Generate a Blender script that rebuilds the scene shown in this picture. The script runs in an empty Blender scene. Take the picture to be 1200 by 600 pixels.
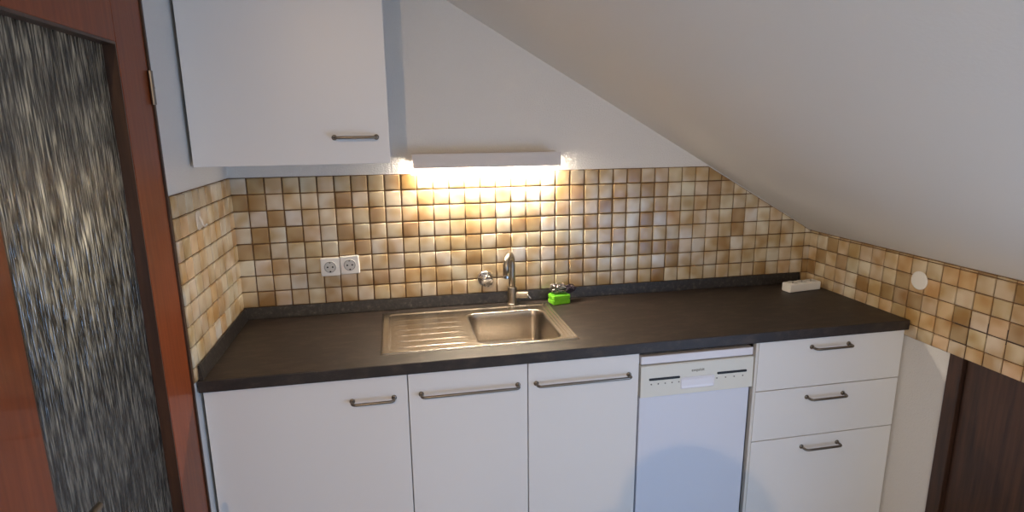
import bpy, bmesh, math, random
from mathutils import Vector, Matrix
random.seed(7)
P = 0.0625                       # one wall tile, metres
def X(v): return v * P
def Z(v): return 1.445 + v * P   # tile rows below the top of the splashback
SC = bpy.context.scene
COL = SC.collection

# ------------------------------------------------------------ materials
def mat(name, color=(.8, .8, .8), rough=.5, metal=0, **kw):
    m = bpy.data.materials.new(name); m.use_nodes = True
    b = m.node_tree.nodes['Principled BSDF']
    b.inputs['Base Color'].default_value = (*color, 1)
    b.inputs['Roughness'].default_value = rough
    b.inputs['Metallic'].default_value = metal
    for k, v in kw.items():
        b.inputs[k.replace('_', ' ')].default_value = v
    return m
def N(m, t, **kw):
    n = m.node_tree.nodes.new(t)
    for k, v in kw.items(): setattr(n, k, v)
    return n
def L(m, a, ao, b, bi): m.node_tree.links.new(a.outputs[ao], b.inputs[bi])
def bsdf(m): return m.node_tree.nodes['Principled BSDF']
def noise(m, scale, detail=3, mapscale=None, rough=.5, coord='Object'):
    tc = N(m, 'ShaderNodeTexCoord'); mp = N(m, 'ShaderNodeMapping')
    L(m, tc, coord, mp, 'Vector')
    if mapscale: mp.inputs['Scale'].default_value = mapscale
    n = N(m, 'ShaderNodeTexNoise'); n.inputs['Scale'].default_value = scale
    n.inputs['Detail'].default_value = detail; n.inputs['Roughness'].default_value = rough
    L(m, mp, 'Vector', n, 'Vector'); return n
def ramp(m, src, out, stops):
    r = N(m, 'ShaderNodeValToRGB'); L(m, src, out, r, 'Fac')
    e = r.color_ramp.elements
    while len(e) < len(stops): e.new(.5)
    for i, (p, c) in enumerate(stops):
        e[i].position = p; e[i].color = (*c, 1) if len(c) == 3 else c
    return r
def bump(m, src, out, strength, dist=.002):
    b = N(m, 'ShaderNodeBump'); b.inputs['Strength'].default_value = strength
    b.inputs['Distance'].default_value = dist
    L(m, src, out, b, 'Height'); L(m, b, 'Normal', bsdf(m), 'Normal'); return b
def srgb(r, g, b):
    f = lambda c: (c / 255 / 12.92) if c / 255 <= .04045 else ((c / 255 + .055) / 1.055) ** 2.4
    return (f(r), f(g), f(b))

m_plaster = mat('plaster', srgb(222, 219, 214), .9)
n = noise(m_plaster, 170, 4); bump(m_plaster, n, 'Fac', .55, .004)
m_ceiling = mat('ceiling_plaster', srgb(238, 233, 226), .95)
n = noise(m_ceiling, 130, 4); bump(m_ceiling, n, 'Fac', .16, .002)
m_hall = mat('hall_paint', srgb(200, 198, 190), .9)
m_hall_dark = mat('hall_furniture', srgb(48, 44, 42), .7)

m_front = mat('white_laminate', srgb(222, 222, 222), .36)
n = noise(m_front, 14, 3, (1, 1, 3)); bump(m_front, n, 'Fac', .05, .002)
m_carcass = mat('white_board', srgb(215, 213, 208), .5)
m_plinth = mat('plinth_board', srgb(120, 116, 110), .5)

m_top = mat('slate_laminate', srgb(50, 42, 38), .5)
n = noise(m_top, 18, 9, (.7, 1.6, 1), .7)
r = ramp(m_top, n, 'Fac', [(.3, srgb(30, 24, 21)), (.5, srgb(42, 34, 30)), (.70, srgb(66, 54, 46))])
L(m_top, r, 'Color', bsdf(m_top), 'Base Color')
n2 = noise(m_top, 220, 3); bump(m_top, n2, 'Fac', .12, .001)
m_lip = mat('slate_lip', srgb(50, 47, 46), .42)
n = noise(m_lip, 60, 8, None, .7)
r = ramp(m_lip, n, 'Fac', [(.38, srgb(22, 20, 20)), (.55, srgb(42, 38, 36)), (.75, srgb(96, 88, 80))])
L(m_lip, r, 'Color', bsdf(m_lip), 'Base Color')
m_lipcap = mat('lip_end_plastic', srgb(22, 21, 22), .4)

m_steel = mat('brushed_steel', srgb(184, 176, 166), .27, 1)
n = noise(m_steel, 40, 4, (1, 30, 1)); bump(m_steel, n, 'Fac', .06, .001)
m_nickel = mat('satin_nickel', srgb(132, 124, 114), .36, 1)
m_tapmetal = mat('tap_steel', srgb(158, 148, 134), .34, 1)
m_chrome = mat('chrome', srgb(225, 225, 228), .08, 1)
m_dark = mat('dark_gap', srgb(20, 20, 21), .6)
m_hole = mat('socket_hole', srgb(25, 22, 20), .6)
m_plastic = mat('white_plastic', srgb(232, 229, 222), .35)
m_plasticgrey = mat('socket_well_plastic', srgb(205, 204, 198), .4)
m_lampwhite = mat('lamp_enamel', srgb(206, 200, 196), .4)
m_cream = mat('cream_panel', srgb(216, 216, 208), .4)
m_appliance = mat('appliance_enamel', srgb(212, 218, 232), .3)
m_appliance_bar = mat('appliance_top', srgb(224, 224, 232), .35)
m_print = mat('grey_print', srgb(120, 118, 116), .6)
m_logo = mat('logo_print', srgb(96, 92, 78), .5)
m_black = mat('black_plastic', srgb(15, 16, 20), .35)
m_grout = mat('grout', srgb(116, 88, 60), .95)
m_green = mat('green_foam', srgb(116, 198, 34), .85)
n = noise(m_green, 500, 2); bump(m_green, n, 'Fac', .4, .001)
m_green2 = mat('green_foam_top', srgb(96, 178, 40), .9)
m_wool = mat('steel_wool', srgb(170, 160, 156), .25, 1)
m_wooldark = mat('dark_scourer', srgb(62, 52, 64), .4, .5)
m_clear = mat('clear_plastic', srgb(235, 235, 238), .12, 0, Transmission_Weight=.7, IOR=1.3)
m_hook = mat('hook_plastic', srgb(226, 216, 200), .15)
m_floor = mat('floor_wood', srgb(170, 150, 130), .45)
n = noise(m_floor, 6, 5, (1, 12, 1)); r = ramp(m_floor, n, 'Fac', [(.3, srgb(178, 156, 130)), (.7, srgb(200, 180, 154))])
L(m_floor, r, 'Color', bsdf(m_floor), 'Base Color')

m_wood = mat('mahogany', srgb(128, 62, 36), .5, 0, Coat_Weight=.28, Coat_Roughness=.05, Specular_IOR_Level=.25)
n = noise(m_wood, 30, 6, (2.5, 2.5, .14), .6)
r = ramp(m_wood, n, 'Fac', [(.3, srgb(114, 50, 18)), (.5, srgb(124, 56, 21)), (.72, srgb(134, 64, 26))])
L(m_wood, r, 'Color', bsdf(m_wood), 'Base Color')
m_darkwood = mat('dark_stained_wood_and_shade', srgb(58, 36, 24), .4)  # dark wood of the doors; on the glazing bead it stands in for shade
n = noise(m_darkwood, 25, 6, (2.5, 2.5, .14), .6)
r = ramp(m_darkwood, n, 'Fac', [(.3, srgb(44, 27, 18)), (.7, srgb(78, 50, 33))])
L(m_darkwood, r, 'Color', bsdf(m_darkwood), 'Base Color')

# patterned glass: streaky relief, light diffusing through from the hallway
m_glass = bpy.data.materials.new('patterned_glass'); m_glass.use_nodes = True
nt = m_glass.node_tree; nt.nodes.remove(nt.nodes['Principled BSDF'])
tc = N(m_glass, 'ShaderNodeTexCoord')
mp = N(m_glass, 'ShaderNodeMapping'); mp.inputs['Scale'].default_value = (1, 1, .07)
L(m_glass, tc, 'Object', mp, 'Vector')
nz = N(m_glass, 'ShaderNodeTexNoise'); nz.inputs['Scale'].default_value = 230; nz.inputs['Detail'].default_value = 2
L(m_glass, mp, 'Vector', nz, 'Vector')
bp_ = N(m_glass, 'ShaderNodeBump'); bp_.inputs['Strength'].default_value = 1; bp_.inputs['Distance'].default_value = .006
L(m_glass, nz, 'Fac', bp_, 'Height')
gl = N(m_glass, 'ShaderNodeBsdfGlossy'); gl.inputs['Roughness'].default_value = .22
gl.inputs['Color'].default_value = (.9, .9, .9, 1)
tr = N(m_glass, 'ShaderNodeBsdfTranslucent')
cr = ramp(m_glass, nz, 'Fac', [(.36, (.03, .03, .03)), (.5, (.2, .2, .2)), (.66, (.95, .94, .9))])
L(m_glass, cr, 'Color', tr, 'Color')
L(m_glass, bp_, 'Normal', gl, 'Normal'); L(m_glass, bp_, 'Normal', tr, 'Normal')
mx = N(m_glass, 'ShaderNodeMixShader'); mx.inputs['Fac'].default_value = .13
L(m_glass, tr, 'BSDF', mx, 1); L(m_glass, gl, 'BSDF', mx, 2)
L(m_glass, mx, 'Shader', nt.nodes['Material Output'], 'Surface')

def emis(name, col, s):
    m = bpy.data.materials.new(name); m.use_nodes = True
    b = bsdf(m); b.inputs['Emission Color'].default_value = (*col, 1); b.inputs['Emission Strength'].default_value = s
    b.inputs['Base Color'].default_value = (.8, .8, .8, 1); return m
m_tube = emis('fluorescent_tube', (1, .86, .68), 400)

# tiles: each tile has its own glaze colour, flamed darker towards one side
m_tile = mat('glazed_tile', (.6, .5, .4), .28)
at = N(m_tile, 'ShaderNodeAttribute'); at.attribute_name = 'glaze'
a2 = N(m_tile, 'ShaderNodeAttribute'); a2.attribute_name = 'flame'
tc = N(m_tile, 'ShaderNodeTexCoord')
vm = N(m_tile, 'ShaderNodeVectorMath', operation='ADD')
sc_ = N(m_tile, 'ShaderNodeVectorMath', operation='SCALE'); sc_.inputs['Scale'].default_value = 40
L(m_tile, a2, 'Vector', sc_, 0); L(m_tile, tc, 'Object', vm, 0); L(m_tile, sc_, 'Vector', vm, 1)
nz = N(m_tile, 'ShaderNodeTexNoise'); nz.inputs['Scale'].default_value = 13; nz.inputs['Detail'].default_value = 1
L(m_tile, vm, 'Vector', nz, 'Vector')
rr = ramp(m_tile, nz, 'Fac', [(.36, (0, 0, 0)), (.66, (1, 1, 1))])
mixc = N(m_tile, 'ShaderNodeMix', data_type='RGBA', blend_type='MULTIPLY')
L(m_tile, rr, 'Color', mixc, 'Factor'); L(m_tile, at, 'Color', mixc, 'A')
mixc.inputs['B'].default_value = (*srgb(222, 200, 166), 1)
nt = m_tile.node_tree
nt.links.new(mixc.outputs['Result'], bsdf(m_tile).inputs['Base Color'])
nf = noise(m_tile, 300, 2, (1, 1, .3)); bump(m_tile, nf, 'Fac', .08, .001)

# ------------------------------------------------------------ mesh helpers
def link(name, bm, m=None, parent=None, smooth=False, bevel=0, seg=2):
    bmesh.ops.recalc_face_normals(bm, faces=bm.faces)
    me = bpy.data.meshes.new(name); bm.to_mesh(me); bm.free()
    o = bpy.data.objects.new(name, me); COL.objects.link(o)
    if m is not None:
        for mm in (m if isinstance(m, (list, tuple)) else [m]): me.materials.append(mm)
    if parent is not None: o.parent = parent
    if smooth:
        for p in me.polygons: p.use_smooth = True
    if bevel:
        b = o.modifiers.new('b', 'BEVEL'); b.width = bevel; b.segments = seg; b.limit_method = 'ANGLE'
        b.harden_normals = False
    return o
def rebase(root, loc):
    """give a thing a base point: children keep their world place"""
    pass
def empty(name, loc=(0, 0, 0)):
    o = bpy.data.objects.new(name, None); COL.objects.link(o); o.location = loc
    o.empty_display_size = .05; return o
def tag(o, label=None, cat=None, group=None, kind=None):
    if label: o['label'] = label
    if cat: o['category'] = cat
    if group: o['group'] = group
    if kind: o['kind'] = kind
    return o
def box(bm, x0, x1, y0, y1, z0, z1, mi=0):
    vs = [bm.verts.new((x, y, z)) for z in (z0, z1) for x, y in ((x0, y0), (x1, y0), (x1, y1), (x0, y1))]
    fs = [(0, 3, 2, 1), (4, 5, 6, 7), (0, 1, 5, 4), (1, 2, 6, 5), (2, 3, 7, 6), (3, 0, 4, 7)]
    for f in fs:
        g = bm.faces.new([vs[i] for i in f]); g.material_index = mi
def B(*a, **k):
    bm = bmesh.new(); box(bm, *a, **k); return bm
def prism(bm, poly, axis, a, b, mi=0):
    """extrude a 2-D polygon along an axis ('x','y','z')"""
    def pt(u, v, w):
        return {'x': (w, u, v), 'y': (u, w, v), 'z': (u, v, w)}[axis]
    A = [bm.verts.new(pt(u, v, a)) for u, v in poly]; Bv = [bm.verts.new(pt(u, v, b)) for u, v in poly]
    f = bm.faces.new(A); f.material_index = mi
    f = bm.faces.new(Bv[::-1]); f.material_index = mi
    n = len(poly)
    for i in range(n):
        f = bm.faces.new([A[i], A[(i + 1) % n], Bv[(i + 1) % n], Bv[i]]); f.material_index = mi
def tube(bm, pts, rad, seg=14, cap=True):
    pts = [Vector(p) for p in pts]
    rads = rad if isinstance(rad, (list, tuple)) else [rad] * len(pts)
    rings = []; up = None
    for i, p in enumerate(pts):
        d = (pts[min(i + 1, len(pts) - 1)] - pts[max(i - 1, 0)]).normalized()
        if up is None:
            up = Vector((0, 0, 1)) if abs(d.z) < .9 else Vector((1, 0, 0))
        u = (up - d * up.dot(d)).normalized(); up = u; v = d.cross(u)
        rings.append([bm.verts.new(p + (u * math.cos(t) + v * math.sin(t)) * rads[i])
                      for t in [2 * math.pi * k / seg for k in range(seg)]])
    for a, b in zip(rings, rings[1:]):
        for k in range(seg):
            bm.faces.new([a[k], a[(k + 1) % seg], b[(k + 1) % seg], b[k]])
    if cap:
        bm.faces.new(rings[0][::-1]); bm.faces.new(rings[-1])
def lathe(bm, prof, center, axis='z', seg=28):
    """prof: (radius, height) pairs; axis direction z, -y or -x"""
    rings = []
    for r, h in prof:
        ring = []
        for k in range(seg):
            t = 2 * math.pi * k / seg; a, b = r * math.cos(t), r * math.sin(t)
            v = {'z': (a, b, h), '-y': (a, -h, b), '-x': (-h, a, b), 'x': (h, a, b)}[axis]
            ring.append(bm.verts.new(Vector(v) + Vector(center)))
        rings.append(ring)
    for a, b in zip(rings, rings[1:]):
        for k in range(seg): bm.faces.new([a[k], a[(k + 1) % seg], b[(k + 1) % seg], b[k]])
    bm.faces.new(rings[0][::-1]); bm.faces.new(rings[-1])
def arc(cx, cy, r, a0, a1, n):
    return [(cx + r * math.cos(a0 + (a1 - a0) * i / n), cy + r * math.sin(a0 + (a1 - a0) * i / n)) for i in range(n + 1)]
def rrect(x0, x1, y0, y1, r, n=5):
    h = math.pi / 2
    return (arc(x1 - r, y1 - r, r, 0, h, n) + arc(x0 + r, y1 - r, r, h, 2 * h, n) +
            arc(x0 + r, y0 + r, r, 2 * h, 3 * h, n) + arc(x1 - r, y0 + r, r, 3 * h, 4 * h, n))
def reorigin(o, p):
    """move a mesh object's origin to p without moving its mesh"""
    p = Vector(p); o.data.transform(Matrix.Translation(-p)); o.location = p; return o

# ------------------------------------------------------------ dimensions
W = 39.58; WX = X(W)
TOPZ = Z(-8.72); TD = X(9.4); FY = -X(9.1)
CEIL = 2.50
SL = lambda x: Z(10.28 - .5702 * (x / P - 13.09))           # sloping ceiling over x in metres
XS = (13.09 + (10.28 - (CEIL - 1.445) / P) / .5702) * P     # where slope meets flat ceiling
YF = -5.2                                                    # wall behind the viewer
KZ = SL(WX)
T = .12
S = 'structure'

# ------------------------------------------------------------ room shell
HX = -1.6                                                    # hallway depth
bm = B(-T, WX + T, YF - T, T, -.1, 0); box(bm, HX - T, -T, -3.7, T, -.1, 0)
o = link('floor', bm, m_floor); tag(o, kind=S)
bm = bmesh.new()
prism(bm, [(-T, 0), (WX + T, 0), (WX + T, KZ - .06), (WX, KZ), (XS, CEIL), (-T, CEIL)], 'y', 0, T)
wall_back = tag(link('wall_back', bm, m_plaster), kind=S)
bm = bmesh.new()
DX0, DX1, DH = -X(9.78), -X(23.2), 2.02                      # door opening in the left wall
box(bm, -T, 0, DX0, 0, 0, CEIL)
box(bm, -T, 0, DX1, DX0, DH, CEIL)
W2Y0, W2Y1, W2Z0, W2Z1 = -5.0, -3.8, .85, 2.0               # unseen window added beside the viewer to brighten the ceiling
box(bm, -T, 0, YF, W2Y0, 0, CEIL); box(bm, -T, 0, W2Y1, DX1, 0, CEIL)
box(bm, -T, 0, W2Y0, W2Y1, 0, W2Z0); box(bm, -T, 0, W2Y0, W2Y1, W2Z1, CEIL)
wall_left = tag(link('wall_left', bm, m_plaster), kind=S)
bm = bmesh.new()
RY0, RY1 = -X(12.1), -X(24)                                  # low door in the knee wall
box(bm, WX, WX + T, RY0, 0, 0, KZ)
box(bm, WX, WX + T, RY1, RY0, .98, KZ)
W3Y0, W3Y1, W3Z0, W3Z1 = -3.4, -1.95, .25, 1.03            # low window in the knee wall
box(bm, WX, WX + T, YF, W3Y0, 0, KZ); box(bm, WX, WX + T, W3Y1, RY1, 0, KZ)
box(bm, WX, WX + T, W3Y0, W3Y1, 0, W3Z0); box(bm, WX, WX + T, W3Y0, W3Y1, W3Z1, KZ)
wall_right = tag(link('wall_right', bm, m_plaster), kind=S)
bm = bmesh.new()
WNX0, WNX1, WNZ0, WNZ1 = .1, 1.1, .3, 1.2
gab = lambda: None
box(bm, -T, WNX0, YF - T, YF, 0, WNZ1)
box(bm, WNX0, WNX1, YF - T, YF, 0, WNZ0)
box(bm, WNX1, WX + T, YF - T, YF, 0, KZ)
prism(bm, [(WNX1, KZ), (WX, KZ), (WNX1, SL(WNX1) if SL(WNX1) < CEIL else CEIL)], 'y', YF - T, YF)
prism(bm, [(-T, WNZ1), (WNX1, WNZ1), (WNX1, SL(WNX1)), (XS, CEIL), (-T, CEIL)], 'y', YF - T, YF)
tag(link('wall_front', bm, m_plaster), kind=S)
bm = bmesh.new()
prism(bm, [(XS, CEIL), (WX + T, SL(WX + T)), (WX + T, SL(WX + T) + .14), (XS, CEIL + .14)], 'y', YF - T, T)
tag(link('ceiling_slope', bm, m_ceiling), kind=S)
tag(link('ceiling', B(-T, XS, YF - T, T, CEIL, CEIL + .14), m_ceiling), kind=S)
# hallway behind the glazed door
tag(link('ceiling_hallway', B(HX - T, -T, -3.7, T, CEIL, CEIL + .14), m_ceiling), kind=S)
tag(link('wall_hallway', B(HX - T, HX, -3.7, 0, 0, CEIL), m_hall), kind=S)
bm = bmesh.new(); box(bm, HX, -T, -.02, T, 0, CEIL); box(bm, HX, -T, -3.7, -3.6, 0, CEIL)
tag(link('wall_hallway_end', bm, m_hall), kind=S)
# baseboard on the open stretch of the left wall
tag(link('baseboard_left', B(0, .015, YF, DX1 - .1, 0, .07), m_wood), kind=S)

# window behind the viewer
wn = tag(empty('window_1', (WNX0, YF, WNZ0)), kind=S)
def child(name, bm, m, root, **k):
    o = link(name, bm, m, root, **k); o.matrix_parent_inverse = Matrix.Translation(-Vector(root.location)); return o
bm = bmesh.new(); w = .05
box(bm, WNX0, WNX1, YF - .08, YF - .03, WNZ0, WNZ0 + w); box(bm, WNX0, WNX1, YF - .08, YF - .03, WNZ1 - w, WNZ1)
for xx in (WNX0, WNX1 - w, (WNX0 + WNX1 - w) / 2): box(bm, xx, xx + w, YF - .08, YF - .03, WNZ0 + w, WNZ1 - w)
child('window_frame', bm, m_plastic, wn)
child('window_pane', B(WNX0 + w, WNX1 - w, YF - .06, YF - .055, WNZ0 + w, WNZ1 - w), m_clear, wn)

wn2 = tag(empty('added_window_2', (0, W2Y0, W2Z0)), kind=S)  # added opening for the side fill light
bm = bmesh.new()
box(bm, -.09, -.04, W2Y0, W2Y1, W2Z0, W2Z0 + w); box(bm, -.09, -.04, W2Y0, W2Y1, W2Z1 - w, W2Z1)
for yy in (W2Y0, W2Y1 - w, (W2Y0 + W2Y1 - w) / 2): box(bm, -.09, -.04, yy, yy + w, W2Z0 + w, W2Z1 - w)
child('window_frame', bm, m_plastic, wn2)
child('window_pane', B(-.07, -.065, W2Y0 + w, W2Y1 - w, W2Z0 + w, W2Z1 - w), m_clear, wn2)

wn3 = tag(empty('window_3', (WX, W3Y0, W3Z0)), kind=S)
bm = bmesh.new()
box(bm, WX + .04, WX + .09, W3Y0, W3Y1, W3Z0, W3Z0 + w); box(bm, WX + .04, WX + .09, W3Y0, W3Y1, W3Z1 - w, W3Z1)
for yy in (W3Y0, W3Y1 - w, (W3Y0 + W3Y1 - w) / 2): box(bm, WX + .04, WX + .09, yy, yy + w, W3Z0 + w, W3Z1 - w)
child('window_frame', bm, m_plastic, wn3)
child('window_pane', B(WX + .065, WX + .07, W3Y0 + w, W3Y1 - w, W3Z0 + w, W3Z1 - w), m_clear, wn3)

# ------------------------------------------------------------ tiles
PAL = {'0': (212, 206, 194), '1': (210, 199, 178), '2': (204, 187, 158), '3': (174, 149, 112), '4': (208, 180, 140)}
ROWS = ["0312121223312344143142212322212332111",
        "3312113122244111411144124233112321112",
        "0030212232444234112221232102112311122",
        "1303113122311244133012312030421213012",
        "3311212311212231221211212221102213112",
        "1121211221211232101122121233321231221",
        "2120112232422122212122211120301221221",
        "2312112122212122122122111123121112231"]
def glaze_of(key, rnd):
    c = PAL[key]; j = rnd.uniform(-9, 9)
    return srgb(c[0] + j, c[1] + j + rnd.uniform(-1, 2), c[2] + j * 1.05 + rnd.uniform(-5, 5))
def clip(poly, f):
    out = []
    for i in range(len(poly)):
        a, b = poly[i], poly[(i + 1) % len(poly)]; fa, fb = f(a), f(b)
        if fa >= 0: out.append(a)
        if (fa >= 0) != (fb >= 0):
            t = fa / (fa - fb); out.append((a[0] + (b[0] - a[0]) * t, a[1] + (b[1] - a[1]) * t))
    return out
def inset(poly, d):
    """shrink a convex polygon (counter-clockwise) by d"""
    out = poly
    n = len(poly)
    ar = sum(poly[i][0] * poly[(i + 1) % n][1] - poly[(i + 1) % n][0] * poly[i][1] for i in range(n))
    s = 1 if ar > 0 else -1
    for i in range(n):
        a, b = poly[i], poly[(i + 1) % n]
        dx, dy = b[0] - a[0], b[1] - a[1]; l = math.hypot(dx, dy)
        if l < 1e-6: continue
        nx, ny = -dy / l * s, dx / l * s
        out = clip(out, lambda p, a=a, nx=nx, ny=ny: (p[0] - a[0]) * nx + (p[1] - a[1]) * ny - d)
        if len(out) < 3: return []
    return out
def tiles(name, cells, to3, nrm, parent):
    """cells: (polygon in tile units, glaze key); to3 maps (u, v, depth in m) to a point"""
    rnd = random.Random(name)
    bm = bmesh.new()
    g = bm.loops.layers.float_color.new('glaze'); fl = bm.loops.layers.float_color.new('flame')
    for poly, key in cells:
        jit = [(u, v) for u, v in poly]
        A = inset(jit, .034 + rnd.uniform(-.008, .008))
        if len(A) < 3: continue
        Bp = inset(A, .022)
        if len(Bp) < 3: Bp = A
        Cp = inset(Bp, .05)
        colr = glaze_of(key, rnd); off = [rnd.random() for _ in range(3)]
        th = .0062 + rnd.uniform(-.0005, .0005)
        levels = [(A, 0), (A, th - .0022), (Bp, th - .0004)]
        if len(Cp) == len(Bp): levels.append((Cp, th))
        if len(Bp) != len(A): levels = [(A, 0), (A, th)]
        faces = []
        rings = [[bm.verts.new(to3(u, v, d)) for u, v in pl] for pl, d in levels]
        for a, b in zip(rings, rings[1:]):
            for k in range(len(a)): faces.append(bm.faces.new([a[k], a[(k + 1) % len(a)], b[(k + 1) % len(a)], b[k]]))
        faces.append(bm.faces.new(rings[-1]))
        for f in faces:
            f.smooth = True
            for l in f.loops: l[g] = (*colr, 1); l[fl] = (*off, 1)
    o = link(name, bm, m_tile, parent)
    return o
def rect(u0, u1, v0, v1): return [(u0, v0), (u1, v0), (u1, v1), (u0, v1)]
rnd = random.Random(3)
cells = []
for r in range(9):
    for c in range(40):
        u1 = min(c + 1, W); v1, v0 = -r, max(-r - 1, -8.72)
        pl = clip(rect(c, u1, v0, v1), lambda p: (10.2 - .5702 * (p[0] - 13.09)) - p[1])
        if len(pl) < 3: continue
        k = ROWS[r][c] if r < 8 and c < len(ROWS[r]) else rnd.choice('0112223')
        cells.append((pl, k))
gb = -.001
bm = bmesh.new()
prism(bm, [(0, Z(-8.7)), (WX, Z(-8.7)), (WX, KZ - .004), (X((10.2 - 0) / .5702 + 13.09), Z(0)), (0, Z(0))], 'y', 0, -.0028)
o = link('grout', bm, m_grout, wall_back)
tiles('tile_splashback', cells, lambda u, v, d: (X(u), -.0026 - d, Z(v)), None, wall_back)
cells = []
off = .93
for r in range(4, 10):
    for c in range(0, 24):
        y0 = off + c - 1; y1 = y0 + 1
        y0, y1 = max(y0, .1), min(y1, 23.5)
        v1, v0 = min(-r, -4.86), max(-r - 1, -9.8)
        if v1 <= v0 or y1 <= y0: continue
        if y0 > 12.1 and False: continue
        cells.append((rect(y0, y1, v0, v1), rnd.choice('1122223' if c < 7 else '22224433')))
bm = bmesh.new(); box(bm, WX - .0028, WX, -X(23.5), 0, Z(-9.8), KZ - .001); link('grout', bm, m_grout, wall_right)
tiles('tile_strip', cells, lambda u, v, d: (WX - .0026 - d, -X(u), Z(v)), None, wall_right)
cells = []
for r in range(9):
    for c in range(10):
        y1 = min(c + 1, 9.66); y0 = max(c, .1)
        v1, v0 = -r, max(-r - 1, -8.72)
        cells.append((rect(y0, y1, v0, v1), rnd.choice('1122224')))
bm = bmesh.new(); box(bm, 0, .0028, -X(9.68), 0, Z(-8.7), Z(0)); link('grout', bm, m_grout, wall_left)
tiles('tile_strip', cells, lambda u, v, d: (.0026 + d, -X(u), Z(v)), None, wall_left)

# ------------------------------------------------------------ glazed wooden door (left)
door = tag(empty('door_1', (0, DX1, 0)), kind=S)
y_h = -X(9.95); st = X(2.64); rb = .028
ya, yb = y_h, -X(23.0)
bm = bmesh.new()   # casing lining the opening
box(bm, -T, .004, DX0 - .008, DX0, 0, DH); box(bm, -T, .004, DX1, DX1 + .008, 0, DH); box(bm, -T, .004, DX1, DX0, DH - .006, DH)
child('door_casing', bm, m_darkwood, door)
dz1 = 2.0; gz1 = Z(5.94); gz0 = .42
def dpart(name, y0, y1, z0, z1): return child(name, B(-.04, 0, y0, y1, z0, z1), m_wood, door, bevel=.002)
dpart('door_stile', ya - st, ya, .008, dz1); dpart('door_stile', yb, yb + X(2.2), .008, dz1)
dpart('door_rail', yb + X(2.2), ya - st, gz1, dz1); dpart('door_rail', yb + X(2.2), ya - st, .008, gz0)
child('glass_pane', B(-.034, -rb, yb + X(2.1), ya - st + .004, gz0 - .004, gz1 + .004), m_glass, door)
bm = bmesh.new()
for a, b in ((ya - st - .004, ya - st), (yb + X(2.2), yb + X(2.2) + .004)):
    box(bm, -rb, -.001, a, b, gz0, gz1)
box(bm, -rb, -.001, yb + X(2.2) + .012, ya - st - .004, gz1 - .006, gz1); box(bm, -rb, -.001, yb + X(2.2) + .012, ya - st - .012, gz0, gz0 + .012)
child('shaded_reveal_bead', bm, m_darkwood, door)  # shade of the glazing reveal put into the dark colour of this lining
for z in (Z(4.5), .3):
    bm = bmesh.new()
    tube(bm, [(.006, ya - .006, z - .042), (.006, ya - .006, z + .042)], .0062, 12)
    tube(bm, [(.006, ya - .006, z - .002), (.006, ya - .006, z + .002)], .007, 12)
    child('hinge', bm, m_nickel, door, smooth=False)
bm = bmesh.new(); hy, hz = yb + X(.75), .965
lathe(bm, [(.026, 0), (.026, .006), (.012, .01), (.009, .05)], (0, hy, hz), 'x')
tube(bm, [(.045, hy, hz), (.052, hy + .012, hz), (.053, hy + .06, hz), (.052, hy + .115, hz - .003)], [.009, .01, .009, .007], 12)
child('door_handle', bm, m_nickel, door, smooth=True)

# low dark door in the knee wall (right)
d2 = tag(empty('door_2', (WX, RY1, 0)), kind=S)
bm = bmesh.new()
box(bm, WX - .006, WX + .05, RY0 - .05, RY0, 0, .98); box(bm, WX - .006, WX + .05, RY1, RY1 + .05, 0, .98)
box(bm, WX - .006, WX + .05, RY1 + .05, RY0 - .05, .93, .98)
child('door_casing', bm, m_darkwood, d2, bevel=.002)
child('door_panel', B(WX + .01, WX + .035, RY1 + .052, RY0 - .052, .01, .928), m_darkwood, d2, bevel=.002)

# ------------------------------------------------------------ handle
def handle_bm(x0, x1, y, z, out=.03, r=.0045, rise=0):
    """bow handle on a face whose outward direction is -y"""
    bm = bmesh.new(); c = .012
    pts = [(x0, y, z)]
    for i in range(7):
        t = i / 6 * math.pi / 2
        pts.append((x0 + c * (1 - math.cos(t)), y - out + c * (1 - math.sin(t)), z))
    for i in range(7):
        t = i / 6 * math.pi / 2
        pts.append((x1 - c + c * math.sin(t), y - out + c * (1 - math.cos(t)), z))
    pts.append((x1, y, z))
    tube(bm, pts, r, 12)
    for xx in (x0, x1):
        lathe(bm, [(.0085, 0), (.0085, .003), (.006, .005)], (xx, y, z), '-y', 16)
    return bm
def add_handle(x0, x1, y, z, parent, root):
    o = link('handle', handle_bm(x0, x1, y, z), m_nickel, parent, smooth=True)
    return o

# ------------------------------------------------------------ base cabinets
CT = TOPZ - .0385            # underside of the worktop
PL = .05                      # plinth height
FT = .019
def carcass(x0, x1, root, top=False):
    bm = bmesh.new(); y0, y1 = FY + FT + .001, -.03; t = .016
    box(bm, x0, x0 + t, y0, y1, PL, CT - .001); box(bm, x1 - t, x1, y0, y1, PL, CT - .001)
    box(bm, x0 + t, x1 - t, y0, y1, PL, PL + t); box(bm, x0 + t, x1 - t, y1 - .006, y1, PL + t, CT - .001)
    return child('carcass', bm, m_carcass, root)
def plinth(x0, x1, root):
    child('plinth', B(x0, x1, FY + .06, FY + .076, 0, PL - .001), m_plinth, root)
def base_cabinet(name, x0, x1, label, cat):
    r = tag(empty(name, ((x0 + x1) / 2, FY / 2, 0)), label, cat); carcass(x0, x1, r); plinth(x0, x1, r); return r
def front(name, x0, x1, z0, z1, root):
    return child(name, B(x0, x1, FY, FY + FT, z0, z1), m_front, root, bevel=.0014)
g = .0016
DT = Z(-9.37)
c1 = base_cabinet('base_cabinet', X(.12), X(9.76), 'white base cabinet with one wide door under the left end of the worktop', 'cabinet')
d = front('door', X(.14) + g, X(9.76) - g, PL, DT, c1); add_handle(X(6.98), X(9.05), FY, Z(-10.62), d, c1)
c2 = base_cabinet('sink_cabinet', X(9.76), X(22.36), 'white two-door cabinet with long bar handles under the sink', 'cabinet')
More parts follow.
